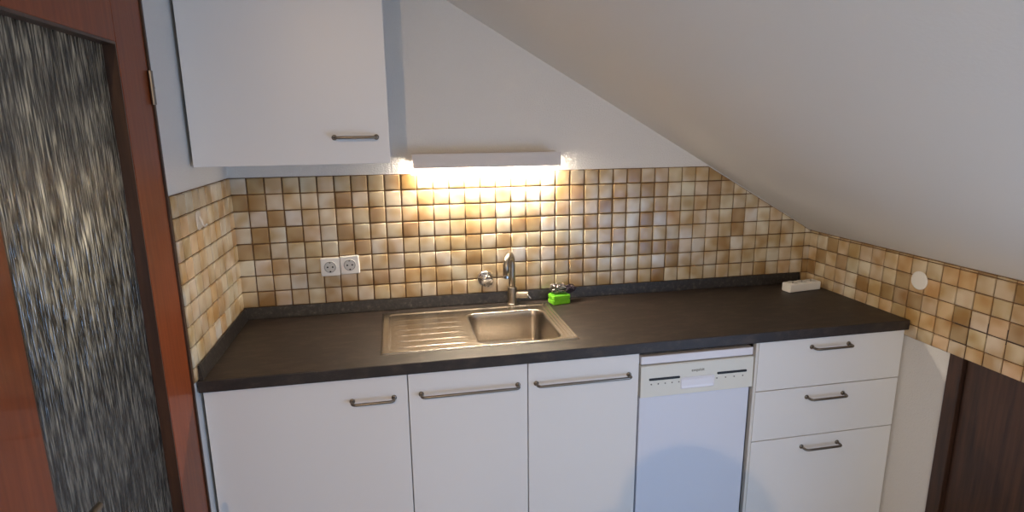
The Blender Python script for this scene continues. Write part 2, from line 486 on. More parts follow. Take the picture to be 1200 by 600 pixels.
d = front('door', X(9.76) + g, X(16.05) - g, PL, DT, c2); add_handle(X(10.42), X(15.5), FY, Z(-10.58), d, c2)
d = front('door', X(16.05) + g, X(22.36) - g, PL, DT, c2); add_handle(X(16.5), X(21.75), FY, Z(-10.6), d, c2)
c3 = base_cabinet('drawer_cabinet', X(29.5), X(39.46), 'white cabinet of three drawers at the right end of the worktop', 'cabinet')
for z1, z0, hz in ((DT - .004, Z(-12.5), -9.98), (Z(-12.5), Z(-15.72), -13.15), (Z(-15.72), PL, -16.42)):
    d = front('drawer', X(29.68), X(39.44), z0 + g, z1 - (g if z1 != DT - .004 else 0), c3)
    add_handle(X(33.12), X(35.6), FY, Z(hz), d, c3)
child('side_panel', B(X(29.5), X(29.66), FY + .001, -.03, PL, CT - .001), m_carcass, c3)

# ------------------------------------------------------------ dishwasher
dw = tag(empty('dishwasher', (X(25.9), FY / 2, 0)), 'slim white freestanding dishwasher with cream control panel under the worktop', 'dishwasher')
dx0, dx1 = X(22.46), X(29.38)
bm = bmesh.new(); box(bm, dx0 + .004, dx1 - .008, FY + .03, -.04, .03, Z(-9.66))
child('housing', bm, m_plasticgrey, dw, bevel=.002)
child('top_cover', B(dx0, dx1 - .004, FY + .0, -.035, Z(-10.13), Z(-9.66)), m_appliance_bar, dw, bevel=.003)
bm = bmesh.new()   # control panel, its face leaning back a touch, pocket for the grip cut in
pz0, pz1 = Z(-12.08), Z(-10.22)
prism(bm, [(FY + .028, pz0), (FY - .004, pz0), (FY - .001, pz1 - .004), (FY + .003, pz1), (FY + .028, pz1)], 'x', dx0, dx1)
cp = child('control_panel', bm, m_cream, dw, bevel=.0015)
def fyz(z): return FY - .004 + (z - pz0) / (pz1 - .004 - pz0) * .003
bm = bmesh.new()   # grip: shallow frame around a recessed scoop
ga, gb2, gc, gd = X(24.85), X(26.95), Z(-11.78), Z(-11.08)
outer = rrect(ga, gb2, gc, gd, .008); inner = rrect(ga + .004, gb2 - .004, gc + .004, gd - .003, .006)
A = [bm.verts.new((u, fyz(v) - .0008, v)) for u, v in outer]
Bv = [bm.verts.new((u, fyz(v) - .003, v)) for u, v in inner]
mid = (gc + gd) / 2
Cv = [bm.verts.new((u * .97 + (ga + gb2) / 2 * .03, fyz(v) - .0012, mid + (v - mid) * .6)) for u, v in inner]
for R1, R2 in ((A, Bv), (Bv, Cv)):
    for k in range(len(R1)): bm.faces.new([R1[k], R1[(k + 1) % len(R1)], R2[(k + 1) % len(R2)], R2[k]])
bm.faces.new(Cv)
gr = child('grip', bm, m_appliance_bar, dw, smooth=False)
def slot(x0, x1, z):
    bm = bmesh.new(); prism(bm, rrect(x0, x1, z - .0042, z + .0042, .003), 'y', fyz(z) - .0022, fyz(z) + .002); return bm
for x0, x1 in ((X(22.95), X(24.8)), (X(27.1), X(28.95))): child('indicator_strip', slot(x0, x1, Z(-11.03)), m_black, dw)
rb_ = random.Random(5)
for x0, n_, st_ in ((X(22.9), 5, .03), (X(26.9), 4, .0385)):
    for i in range(n_):
        cx = x0 + .012 + i * (.026 if n_ == 5 else .034); z = Z(-11.32)
        bm = bmesh.new(); lathe(bm, [(.0026, 0), (.0026, .0012), (.0018, .0018)], (cx, fyz(z), z), '-y', 14)
        child('button', bm, m_print, dw)
def text_mesh(s, size, loc, name, m, root, space=1.0):
    cu = bpy.data.curves.new(name, 'FONT'); cu.body = s; cu.size = size; cu.extrude = .0003; cu.align_x = 'CENTER'
    cu.space_character = space
    tmp = bpy.data.objects.new('tmp', cu); COL.objects.link(tmp)
    me = bpy.data.meshes.new_from_object(tmp.evaluated_get(bpy.context.evaluated_depsgraph_get()))
    bpy.data.objects.remove(tmp)
    me.transform(Matrix.Rotation(math.pi / 2, 4, 'X')); me.transform(Matrix.Translation(loc))
    me.materials.clear(); me.materials.append(m)
    o = bpy.data.objects.new(name, me); COL.objects.link(o); o.parent = root
    o.matrix_parent_inverse = Matrix.Translation(-Vector(root.location)); return o
lt = text_mesh('exquisit', .0155, (X(25.9), fyz(Z(-10.75)) - .0006, Z(-10.78)), 'lettering', m_logo, dw, 1.02)
dd = child('door', B(dx0 + .001, dx1 - .006, FY + .004, FY + .028, .12, pz0 - .003), m_appliance, dw, bevel=.003)
child('kick_plate', B(dx0 + .004, dx1 - .01, FY + .06, FY + .075, .0, .115), m_plasticgrey, dw)

# ------------------------------------------------------------ worktop with a cut-out for the bowl
bx0, bx1, by1, by0 = X(13.62), X(18.5), -X(2.2), -X(7.68)
hx0, hx1, hy1, hy0 = bx0 - .004, bx1 + .004, by1 + .004, by0 - .004
bm = bmesh.new(); WL, WR = .004, WX - .009
pz = [(WL, hx0, -TD, -.012), (hx1, WR, -TD, -.012), (hx0, hx1, hy1, -.012), (hx0, hx1, -TD, hy0)]
xs = [WL, hx0, hx1, WR]; ys = [-TD, hy0, hy1, -.012]
V = {(i, j, k): bm.verts.new((xs[i], ys[j], (CT, TOPZ)[k])) for i in range(4) for j in range(4) for k in range(2)}
for i in range(3):
    for j in range(3):
        if (i, j) == (1, 1): continue
        bm.faces.new([V[i, j, 1], V[i + 1, j, 1], V[i + 1, j + 1, 1], V[i, j + 1, 1]])
        bm.faces.new([V[i, j, 0], V[i, j + 1, 0], V[i + 1, j + 1, 0], V[i + 1, j, 0]])
def side(a, b): bm.faces.new([V[a + (0,)], V[b + (0,)], V[b + (1,)], V[a + (1,)]])
for i in range(3): side((i, 0), (i + 1, 0)); side((i + 1, 3), (i, 3))
for j in range(3): side((3, j), (3, j + 1)); side((0, j + 1), (0, j))
side((1, 1), (1, 2)); side((1, 2), (2, 2)); side((2, 2), (2, 1)); side((2, 1), (1, 1))
wt = tag(link('worktop', bm, m_top, bevel=.0025), 'long dark slate-look laminate worktop running from wall to wall', 'worktop')

# upstand strip: triangular profile along the back and the left wall
lz0, lz1, ld = TOPZ + .0005, Z(-7.98), .012
bm = bmesh.new()
prof = [(-.0095, lz0), (-.0095 - ld, lz0), (-.0095 - ld, lz0 + .004), (-.0095 - .005, lz1), (-.0095, lz1)]
# back run
xa, xb = .0095, X(38.62)
A = [bm.verts.new((-y, y, z)) for y, z in prof]; Bv = [bm.verts.new((xb, y, z)) for y, z in prof]
Cv = [bm.verts.new((-y, -TD + .004, z)) for y, z in prof]
for R1, R2 in ((A, Bv), (Cv, A)):
    for k in range(5): bm.faces.new([R1[k], R1[(k + 1) % 5], R2[(k + 1) % 5], R2[k]])
bm.faces.new(Bv); bm.faces.new(Cv)
up = tag(link('upstand_strip', bm, m_lip), 'dark mottled sealing strip edging the worktop along the back and left walls', 'worktop trim')
bm = bmesh.new(); prism(bm, [(y - (.0015 if y < -.012 else 0), z + (.0015 if z > lz0 + .01 else 0)) for y, z in prof], 'x', xb, xb + .012)
link('end_cap', bm, m_lipcap, up)

# ------------------------------------------------------------ sink (pressed sheet)
sx0, sx1, sy1, sy0 = X(8.47), X(19.25), -X(.95), -X(8.08)
def sd_rr(x, y, x0, x1, y0, y1, r):
    cx, cy = (x0 + x1) / 2, (y0 + y1) / 2; qx = abs(x - cx) - (x1 - x0) / 2 + r; qy = abs(y - cy) - (y1 - y0) / 2 + r
    return math.hypot(max(qx, 0), max(qy, 0)) + min(max(qx, qy), 0) - r
def sm(a, b, t):
    t = min(1, max(0, (t - a) / (b - a))); return t * t * (3 - 2 * t)
def bowlz(s):
    D = .150
    if s <= 0: return 0
    if s < .006: return -.004 * (s / .006) ** 2
    if s < .016: return -.004 - (D - .034) * (s - .006) / .010
    if s < .05: t = (s - .016) / .034; return -(D - .03) - .03 * math.sin(t * math.pi / 2)
    return -D - .004 * sm(.05, .14, s)
def sinkz(x, y):
    e = -sd_rr(x, y, sx0, sx1, sy0, sy1, .012)
    z = .0010 + .0034 * sm(.001, .007, e)
    # pressed inner field, a few mm lower than the rim bead
    f = -sd_rr(x, y, sx0 + .028, sx1 - .030, sy0 + .014, sy1 - .030, .02)
    z -= .0030 * sm(-.004, .004, f)
    b = -sd_rr(x, y, bx0, bx1, by0, by1, .045)
    if b <= 0:
        # raised ring and drainer ribs
        ribx = sm(sx0 + .045, sx0 + .06, x) * (1 - sm(bx0 - .055, bx0 - .02, x))
        t = (y - (sy0 + .03)) / (sy1 - .075 - sy0 - .03)
        if 0 < t < 1 and ribx > 0:
            z += .0016 * ribx * max(0, math.cos(t * 2 * math.pi * 6 + math.pi)) ** 9
        # grooves at the right of the bowl
        if x > bx1 + .012:
            z += .0022 * math.cos((x - bx1) / .0145 * 2 * math.pi) * sm(sy0 + .02, sy0 + .03, y) * (1 - sm(sy1 - .03, sy1 - .02, y))
        z += .001 * sm(-.014, -.004, b) * (1 - sm(-.004, 0, b))
    return z + bowlz(b)
bm = bmesh.new()
def axis_pts(a, b, dense, step):
    pts = [a]; x = a
    while x < b - 1e-9:
        s = step
        for c0, c1 in dense:
            if c0 <= x <= c1: s = .002
        x = min(b, x + s); pts.append(x)
    return pts
gx = axis_pts(sx0, sx1, [(bx0 - .003, bx0 + .02), (bx1 - .02, sx1), (sx0, sx0 + .03)], .0042)
gy = axis_pts(sy0, sy1, [(sy0, sy0 + .01), (by0 - .003, by0 + .02), (by1 - .02, by1 + .003)], .0030)
G = [[bm.verts.new((x, y, TOPZ + sinkz(x, y))) for y in gy] for x in gx]
for i in range(len(gx) - 1):
    for j in range(len(gy) - 1): bm.faces.new([G[i][j], G[i + 1][j], G[i + 1][j + 1], G[i][j + 1]])
brd = [G[i][0] for i in range(len(gx))] + [G[-1][j] for j in range(1, len(gy))] + [G[i][-1] for i in range(len(gx) - 2, -1, -1)] + [G[0][j] for j in range(len(gy) - 2, 0, -1)]
low = [bm.verts.new((v.co.x, v.co.y, TOPZ + .0003)) for v in brd]
for k in range(len(brd)): bm.faces.new([brd[k], low[k], low[(k + 1) % len(brd)], brd[(k + 1) % len(brd)]])
sink = link('sink', bm, m_steel, smooth=True)
tag(sink, 'stainless steel sink with ribbed drainer on the left set into the dark worktop', 'sink')
reorigin(sink, ((sx0 + sx1) / 2, (sy0 + sy1) / 2, TOPZ))
def child0(name, bm, m, root, **k):
    o = link(name, bm, m, root, **k); o.matrix_parent_inverse = Matrix.Translation(-Vector(root.location)); return o
bm = bmesh.new(); cxs, cys = (bx0 + bx1) / 2, (by0 + by1) / 2; zb = TOPZ - .1535
lathe(bm, [(.042, 0), (.042, .003), (.036, .003), (.033, .0005), (.012, .0005), (.012, .004), (.008, .006)], (cxs, cys, zb), 'z')
child0('drain', bm, m_chrome, sink, smooth=True)

# ------------------------------------------------------------ tap
tx, ty = X(16.9), -X(.72)
tap = tag(empty('mixer_tap', (tx, ty, TOPZ)), 'tall brushed steel single-lever kitchen tap with curved spout behind the sink', 'tap')
bm = bmesh.new()
lathe(bm, [(.0215, .0005), (.0215, .004), (.0188, .006), (.0188, .072), (.0178, .075)], (tx, ty, TOPZ), 'z')
child0('body', bm, m_tapmetal, tap, smooth=False, bevel=.001)
H = Z(-5.9) - TOPZ
dirx, diry = -.42, -.91; R_ = .047
pts = [(tx, ty, TOPZ + .074), (tx, ty, TOPZ + .12), (tx, ty, TOPZ + H)]
for i in range(1, 17):
    t = math.pi * i / 16
    pts.append((tx + dirx * R_ * (1 - math.cos(t)), ty + diry * R_ * (1 - math.cos(t)), TOPZ + H + .042 * math.sin(t)))
pts.append((tx + dirx * 2 * R_, ty + diry * 2 * R_, TOPZ + H - .035))
bm = bmesh.new(); tube(bm, pts, .0132, 20)
sp = child0('spout', bm, m_tapmetal, tap, smooth=True)
e = pts[-1]; bm = bmesh.new(); lathe(bm, [(.014, -.002), (.014, .008)], (e[0], e[1], e[2] - .004), 'z', 20)
child0('aerator', bm, m_chrome, tap)
bm = bmesh.new()
lx, ly, lz = tx + .016, ty - .003, TOPZ + .038
tube(bm, [(lx, ly, lz), (lx + .048, ly - .012, lz + .002)], .0145, 20)
lv = child0('lever', bm, m_tapmetal, tap, smooth=False, bevel=.001)
bm = bmesh.new(); tube(bm, [(lx + .036, ly - .018, lz + .008), (lx + .046, ly - .028, lz + .002), (lx + .056, ly - .038, lz - .008)], .003, 10)
o = link('lever_pin', bm, m_chrome, lv, smooth=True)

# wall valve
vx, vz = X(15.2), Z(-7.0)
va = tag(empty('shut_off_valve', (vx, -.009, vz)), 'round chrome shut-off valve on the tiles left of the tap', 'valve')
bm = bmesh.new(); lathe(bm, [(.034, 0), (.034, .003), (.028, .010), (.016, .014), (.014, .03)], (vx, -.009, vz), '-y')
child0('escutcheon', bm, m_chrome, va, smooth=True)
bm = bmesh.new()
prof_k = []
for k in range(40):
    t = 2 * math.pi * k / 40; r_ = .021 + (.0018 if k % 5 < 3 else -.0008); prof_k.append((vx + .003 + r_ * math.cos(t), vz - .003 + r_ * math.sin(t)))
prism(bm, prof_k, 'y', -.036, -.056)
child0('knob', bm, m_chrome, va, bevel=.002)

# ------------------------------------------------------------ sponge and scourers
sxp, syp = X(20.02), -X(1.15)
def sponge_bm():
    bm = bmesh.new(); L_, W_, H_ = .080, .056, .036
    lev = [(0, .95), (.003, 1), (.016, 1.0), (.020, .92), (.024, 1.0), (.034, 1.0), (.037, .95)]
    rings = []
    for h, s in lev:
        rings.append([bm.verts.new((u * s, v * s, h)) for u, v in rrect(-L_ / 2, L_ / 2, -W_ / 2, W_ / 2, .007, 4)])
    for a, b in zip(rings, rings[1:]):
        for k in range(len(a)): bm.faces.new([a[k], a[(k + 1) % len(a)], b[(k + 1) % len(a)], b[k]])
    bm.faces.new(rings[0][::-1]); bm.faces.new(rings[-1]); return bm
so = link('sponge', sponge_bm(), m_green, smooth=False); so.location = (sxp, syp, TOPZ + .0006); so.rotation_euler.z = math.radians(12)
tag(so, 'bright green dish sponge on the worktop right of the tap', 'sponge')
bm = bmesh.new(); prism(bm, rrect(-.034, .034, -.022, .022, .006, 4), 'z', .0370, .0390)
o = link('scouring_pad', bm, m_green2, so)
def wool(name, c, R3, m, seed, loops, r_, label):
    rn = random.Random(seed); bm = bmesh.new()
    for i in range(loops):
        ax = Vector((rn.gauss(0, 1), rn.gauss(0, 1), rn.gauss(0, 1))).normalized()
        u = ax.orthogonal().normalized(); v = ax.cross(u)
        q0 = Vector((rn.uniform(-.5, .5), rn.uniform(-.5, .5), rn.uniform(-.45, .5)))
        rr_ = rn.uniform(.3, .55); pts = []
        for k in range(13):
            t = k / 12 * 2 * math.pi * .95
            p = q0 + (u * math.cos(t) + v * math.sin(t)) * rr_ + ax * .1 * math.sin(3 * t)
            if p.length > 1: p.normalize()
            pts.append((p.x * R3[0], p.y * R3[1], p.z * R3[2]))
        tube(bm, pts, r_, 5)
    o = link(name, bm, m, smooth=True); o.location = c
    return tag(o, label, 'scourer')
wool('steel_wool_scourer', (sxp - .004, syp + .004, TOPZ + .0395 + .024), (.042, .028, .024), m_wool, 2, 34, .0016, 'shiny curly steel wool scourer lying on the green sponge')
wool('wire_scourer', (sxp + .050, syp + .018, TOPZ + .055), (.032, .024, .018), m_wooldark, 9, 34, .0018, 'dark purplish wire scourer at the right end of the green sponge')

# ------------------------------------------------------------ power strip
px0, py0 = X(37.55), -X(2.12)
ps = tag(empty('power_strip', (px0, py0, TOPZ + .0005)), 'short white power strip lying in the right corner of the worktop', 'power strip')
ps.rotation_euler.z = math.radians(7)
Lp, Wp, Hp = .165, .052, .038
bm = bmesh.new()
prism(bm, rrect(-Wp / 2, Wp / 2, 0, Hp, .006, 3), 'x', -Lp / 2, Lp / 2)
body = link('housing', bm, m_plastic, ps, bevel=.002)
for i in (-1, 0, 1):
    bm = bmesh.new(); cx = i * .05
    lathe(bm, [(.0205, 0), (.0205, .0022), (.0185, .0022), (.0178, .0008), (.004, .0008)], (cx, 0, Hp - .0002), 'z', 28)
    sk = link('socket', bm, m_plasticgrey, ps)
    for s_ in (-1, 1):
        bm = bmesh.new(); lathe(bm, [(.0028, 0), (.0028, .001)], (cx + s_ * .0067, s_ * .0067, Hp + .0008), 'z', 10)
        link('contact_hole', bm, m_hole, sk)
bm = bmesh.new(); tube(bm, [(Lp / 2 - .001, 0, .018), (Lp / 2 + .012, 0, .018)], [.007, .005], 12)
link('cable_sleeve', bm, m_plastic, ps)

# ------------------------------------------------------------ wall sockets
def wall_socket(cx, cz, rot, label):
    r = tag(empty('wall_socket', (cx, -.0092, cz)), label, 'socket', 'wall sockets left of the sink'); r.rotation_euler.y = rot
    h = .0365
    bm = bmesh.new(); rings = []
    for s, d in ((h, 0), (h, -.006), (h - .003, -.0095), (.026, -.0095)):
        rr2 = .005 if s > .03 else .0255
        rings.append([bm.verts.new((u, d, v)) for u, v in rrect(-s, s, -s, s, min(rr2, s - .0001), 8)])
    for a, b in zip(rings, rings[1:]):
        for k in range(len(a)): bm.faces.new([a[k], a[(k + 1) % len(a)], b[(k + 1) % len(a)], b[k]])
    bm.faces.new(rings[0][::-1])
    bm.faces.new(rings[-1])
    link('cover_plate', bm, m_plastic, r)
    bm = bmesh.new(); lathe(bm, [(.0235, .0095), (.0225, .0105), (.0205, .0105), (.0195, .0098), (.003, .0098)], (0, 0, 0), '-y', 32)
    w_ = link('socket_well', bm, m_plasticgrey, r)
    bm = bmesh.new(); lathe(bm, [(.0208, .0104), (.0208, .0108), (.0196, .0108), (.0194, .0102), (.0001, .0102)], (0, 0, 0), '-y', 32)
    for s_ in (-1, 1):
        bm2 = bmesh.new(); lathe(bm2, [(.0034, .0098), (.0034, .0112)], (s_ * .0095, 0, 0), '-y', 12); link('contact_hole', bm2, m_hole, w_)
        bm2 = bmesh.new(); box(bm2, -.003, .003, -.0118, -.0098, s_ * .0175 - .0025, s_ * .0175 + .0025); link('earth_clip', bm2, m_hole if s_ < 0 else m_nickel, w_)
    bm.free()
    bm = bmesh.new()
    n_ = 32
    ro, ri = .0213, .0198
    for k in range(n_):
        t0, t1 = 2 * math.pi * k / n_, 2 * math.pi * (k + 1) / n_
        vs = [bm.verts.new((rr_ * math.cos(t), -.01085, rr_ * math.sin(t))) for rr_, t in ((ro, t0), (ro, t1), (ri, t1), (ri, t0))]
        bm.faces.new(vs)
    link('well_rim', bm, m_print, w_)
wall_socket(X(5.43), Z(-5.64), 0, 'left one of the two white wall sockets, set slightly lower')
wall_socket(X(6.62), Z(-5.57), math.radians(-2), 'right one of the two white wall sockets, set slightly higher')

# blank cover plate on the right wall
bm = bmesh.new(); lathe(bm, [(.034, 0), (.034, .002), (.030, .0045), (.0001, .0052)], (WX - .009, -X(9.62), Z(-6.22)), '-x', 40)
bp2 = link('blank_cover', bm, m_plastic, smooth=False)
tag(reorigin(bp2, (WX - .009, -X(9.62), Z(-6.22))), 'round white blank cover on the tiles of the right wall', 'cover plate')
# adhesive hook on the left wall
hk = tag(empty('wall_hook', (.009, -X(6.62), Z(-1.5))), 'small clear adhesive hook on the left tiles near the door', 'hook')
bm = bmesh.new(); prism(bm, rrect(-X(6.62) - .019, -X(6.62) + .019, Z(-1.5) - .03, Z(-1.5) + .03, .017, 6), 'x', .0092, .0115)
child0('backing', bm, m_hook, hk, bevel=.0006)
hyk, hzk = -X(6.62), Z(-1.5)
bm = bmesh.new(); tube(bm, [(.0115, hyk, hzk + .012), (.018, hyk, hzk + .0), (.02, hyk, hzk - .014), (.027, hyk, hzk - .02), (.033, hyk, hzk - .012)], .0035, 10)
child0('peg', bm, m_hook, hk, smooth=True)

# ------------------------------------------------------------ upper cabinet
uy = -X(6.5)
uc = tag(empty('wall_cabinet', (X(4.8), uy / 2, Z(1.05))), 'white wall cabinet with a single door hung above the left of the worktop', 'cabinet')
ux0, ux1, uz0, uz1 = X(.19), X(9.5), Z(1.04), Z(11.9)
bm = bmesh.new(); t = .016
box(bm, ux0 + .002, ux0 + t, uy + FT + .001, -.002, uz0 + .002, uz1); box(bm, ux1 - t, ux1 - .002, uy + FT + .001, -.002, uz0 + .002, uz1)
box(bm, ux0 + t, ux1 - t, uy + FT + .001, -.002, uz0 + .002, uz0 + .018); box(bm, ux0 + t, ux1 - t, uy + FT + .001, -.002, uz1 - .016, uz1)
box(bm, ux0 + t, ux1 - t, -.008, -.002, uz0 + .018, uz1 - .016)
child0('carcass', bm, m_carcass, uc)
d = child0('door', B(ux0, ux1, uy, uy + FT, uz0, uz1), m_front, uc, bevel=.0014)
o = link('handle', handle_bm(X(6.82), X(8.86), uy, Z(2.36)), m_nickel, d, smooth=True)

# ------------------------------------------------------------ lamp under the wall
la = tag(empty('tube_lamp', (X(15.35), 0, Z(.8))), 'lit white strip lamp mounted on the wall above the sink', 'lamp')
lx0, lx1, ly, lzb, lzt = X(10.76), X(20.0), -X(1.4), Z(.38), Z(1.24)
bm = bmesh.new(); s = .0015
box(bm, lx0, lx1, ly, ly + s, lzb, lzt)                     # front shade
box(bm, lx0, lx1, ly + s, -.012, lzt - .012, lzt - .0105)   # top sheet
box(bm, lx0, lx1, -.010, -.0005, lzb + .02, lzt)            # wall plate
child0('shade', bm, m_lampwhite, la)
bm = bmesh.new(); box(bm, lx0 + .006, lx1 - .006, ly + .02, -.02, lzt - .03, lzt - .0125); child0('ballast', bm, m_lampwhite, la)
for a in (lx0 + .008, lx1 - .024): child0('lamp_holder', B(a, a + .016, -.052, -.036, lzb + .006, lzt - .03), m_plastic, la)
bm = bmesh.new(); tube(bm, [(lx0 + .024, -.044, lzb + .014), (lx1 - .024, -.044, lzb + .014)], .008, 14)
child0('tube', bm, m_tube, la, smooth=True)
bm = bmesh.new(); tube(bm, [(X(15.3), ly + .014, lzb + .012), (X(15.3), ly + .014, lzb - .006)], .0035, 10); tube(bm, [(X(15.3), ly + .014, lzb - .006), (X(15.3), ly + .014, lzb - .012)], [.0035, .006], 10)
child0('pull_switch', bm, m_clear, la)

# ------------------------------------------------------------ ceiling lamp (behind the viewer)
LP = Vector((.12, -3.38, 2.41))
cl = tag(empty('ceiling_lamp', (LP.x, LP.y, CEIL)), 'small spotlight fitting on the flat ceiling behind the photographer', 'lamp')
bm = bmesh.new(); lathe(bm, [(.045, CEIL - .02), (.05, CEIL - .001)], (LP.x, LP.y, 0), 'z')
child0('ceiling_rose', bm, m_plastic, cl)
bm = bmesh.new(); lathe(bm, [(.018, CEIL - .055), (.02, CEIL - .02)], (LP.x, LP.y, 0), 'z')
child0('bulb_socket', bm, m_plastic, cl)
ld_ = bpy.data.lights.new('bulb', 'SPOT'); ld_.spot_size = math.radians(88); ld_.spot_blend = 1; ld_.energy = 94; ld_.color = (1, .64, .30); ld_.shadow_soft_size = .008
lo = bpy.data.objects.new('bulb', ld_); COL.objects.link(lo); lo.location = LP
lo.rotation_euler = (Vector((1.5, -.57, .2)) - LP).to_track_quat('-Z', 'Y').to_euler()
ld_ = bpy.data.lights.new('window_daylight', 'AREA'); ld_.shape = 'RECTANGLE'; ld_.size = WNX1 - WNX0 - .1; ld_.size_y = WNZ1 - WNZ0 - .1
ld_.energy = 13; ld_.color = (.50, .76, 1)
lo = bpy.data.objects.new('window_daylight', ld_); COL.objects.link(lo)
lo.location = ((WNX0 + WNX1) / 2, YF - .02, (WNZ0 + WNZ1) / 2); lo.rotation_euler = (math.pi / 2, 0, 0)
ld_ = bpy.data.lights.new('side_fill', 'AREA'); ld_.shape = 'RECTANGLE'; ld_.size = 1.0; ld_.size_y = 1.1  # fill light added at the left wall to lift the ceiling
ld_.energy = 22; ld_.color = (1, .93, .84)
lo = bpy.data.objects.new('side_fill', ld_); COL.objects.link(lo)
lo.location = (-.03, (W2Y0 + W2Y1) / 2, (W2Z0 + W2Z1) / 2); lo.rotation_euler = (0, -math.pi / 2, 0)
ld_ = bpy.data.lights.new('knee_daylight', 'AREA'); ld_.shape = 'RECTANGLE'; ld_.size = .7; ld_.size_y = 1.35
ld_.energy = 31; ld_.color = (.34, .58, 1)
lo = bpy.data.objects.new('knee_daylight', ld_); COL.objects.link(lo)
lo.location = (WX + .03, (W3Y0 + W3Y1) / 2, (W3Z0 + W3Z1) / 2); lo.rotation_euler = (0, math.pi / 2, 0)
# unseen fill lights added in the hallway to brighten the door glass
ld_ = bpy.data.lights.new('hall_warm_fill', 'POINT'); ld_.energy = 4; ld_.color = (1, .84, .60); ld_.shadow_soft_size = .06  # added warm glow close behind the glass, no fixture
lo = bpy.data.objects.new('hall_warm_fill', ld_); COL.objects.link(lo); lo.location = (-.27, -1.06, 1.42)
ld_ = bpy.data.lights.new('hall_cool_fill', 'AREA'); ld_.size = .8; ld_.energy = 9; ld_.color = (.6, .76, 1)  # added bluish fill for the lower glass, no window behind it
lo = bpy.data.objects.new('hall_cool_fill', ld_); COL.objects.link(lo); lo.location = (-1.4, -2.2, .7); lo.rotation_euler = (0, -math.pi / 2, 0)

w_ = bpy.data.worlds.new('world'); SC.world = w_; w_.use_nodes = True
w_.node_tree.nodes['Background'].inputs['Color'].default_value = (.6, .75, 1, 1)
w_.node_tree.nodes['Background'].inputs['Strength'].default_value = .8


# ------------------------------------------------------------ photographer (behind the camera; casts the shadow on the dishwasher)
def skinned(name, verts, edges, radii, m, root, sub=1, roots=(0,)):
    me = bpy.data.meshes.new('tmp'); me.from_pydata(verts, edges, [])
    o = bpy.data.objects.new('tmp', me); COL.objects.link(o)
    md = o.modifiers.new('s', 'SKIN'); md.use_smooth_shade = True
    sv = me.skin_vertices[0].data
    for i, r_ in enumerate(radii):
        sv[i].radius = r_ if isinstance(r_, tuple) else (r_, r_)
        sv[i].use_root = i in roots
    ss = o.modifiers.new('u', 'SUBSURF'); ss.levels = sub; ss.render_levels = sub
    dg = bpy.context.evaluated_depsgraph_get()
    me2 = bpy.data.meshes.new_from_object(o.evaluated_get(dg)); bpy.data.objects.remove(o)
    me2.materials.clear(); me2.materials.append(m)
    for p in me2.polygons: p.use_smooth = True
    o2 = bpy.data.objects.new(name, me2); COL.objects.link(o2)
    if root: o2.parent = root; o2.matrix_parent_inverse = Matrix.Translation(-Vector(root.location))
    return o2
m_skin = mat('skin', srgb(205, 160, 135), .55)
m_hair = mat('hair', srgb(60, 44, 34), .7)
m_shirt = mat('grey_cotton', srgb(96, 100, 108), .9)
m_jeans = mat('denim', srgb(52, 62, 84), .9)
m_shoe = mat('shoe', srgb(40, 38, 38), .6)
hx, hy_ = .544, -2.60
yb_ = hy_ - .07
ph = Vector((.535, -2.352, 1.585))          # centre of the phone
vs_ = []; es_ = []; rs_ = []
def jv(p, r, prev=None):
    vs_.append(Vector(p)); rs_.append(r); i = len(vs_) - 1
    if prev is not None: es_.append((prev, i))
    return i
pel = jv((hx, yb_, 1.0), (.14, .10))
sp1 = jv((hx, yb_, 1.16), (.125, .095), pel); sp2 = jv((hx, yb_, 1.34), (.15, .105), sp1)
ch = jv((hx, yb_, 1.50), (.13, .09), sp2); nk = jv((hx, yb_ + .02, 1.60), .055, ch); nk2 = jv((hx, hy_ - .01, 1.68), .055, nk)
hd = jv((hx, hy_, 1.755), (.075, .092), nk2); hd2 = jv((hx, hy_, 1.81), (.055, .065), hd)
hands = []
for s_ in (-1, 1):
    a = jv((hx + s_ * .13, yb_, 1.515), .065, ch); b = jv((hx + s_ * .205, yb_, 1.49), .056, a)
    c = jv((hx + s_ * .235, yb_ + .06, 1.26), .042, b)
    wr = Vector((ph.x + s_ * .095, ph.y - .045, ph.z - .085))
    d = jv((Vector(vs_[c]) * .45 + wr * .55), .036, c); e_ = jv(wr, .026, d)
    palm = jv(wr + Vector((-s_ * .004, .018, .055)), (.034, .016), e_); hands.append((s_, palm, wr))
    f1 = jv((hx + s_ * .10, yb_, .93), .095, pel); f2 = jv((hx + s_ * .115, yb_ + .01, .72), .078, f1)
    f3 = jv((hx + s_ * .12, yb_ + .015, .50), .058, f2); f4 = jv((hx + s_ * .125, yb_ - .005, .32), .054, f3)
    f5 = jv((hx + s_ * .13, yb_ - .015, .09), .036, f4); f6 = jv((hx + s_ * .14, yb_ + .06, .045), (.04, .035), f5)
    jv((hx + s_ * .15, yb_ + .14, .035), (.038, .026), f6)
for s_, palm, wr in hands:
    pc = Vector(vs_[palm])
    for k, ln in enumerate((.068, .076, .071, .056)):     # fingers wrap behind the phone
        b0 = pc + Vector((-s_ * .004, -.004 + .0, .024 - k * .017))
        i = jv(b0 + Vector((-s_ * .012, .004, .002)), .0088, palm)
        i = jv(b0 + Vector((-s_ * ln * .45, .016, .002)), .0084, i)
        i = jv(b0 + Vector((-s_ * ln * .75, .020, 0)), .0078, i)
        jv(b0 + Vector((-s_ * ln, .0215, -.002)), .0068, i)
    i = jv(pc + Vector((-s_ * .016, -.012, -.028)), .011, palm); i = jv(pc + Vector((-s_ * .036, -.018, -.012)), .0098, i)
    jv(pc + Vector((-s_ * .052, -.016, .004)), .0086, i)
per = skinned('person', vs_, es_, rs_, m_skin, None)
tag(per, 'person in grey shirt and jeans holding a phone up behind the viewpoint', 'person')
reorigin(per, (hx, yb_, 0))
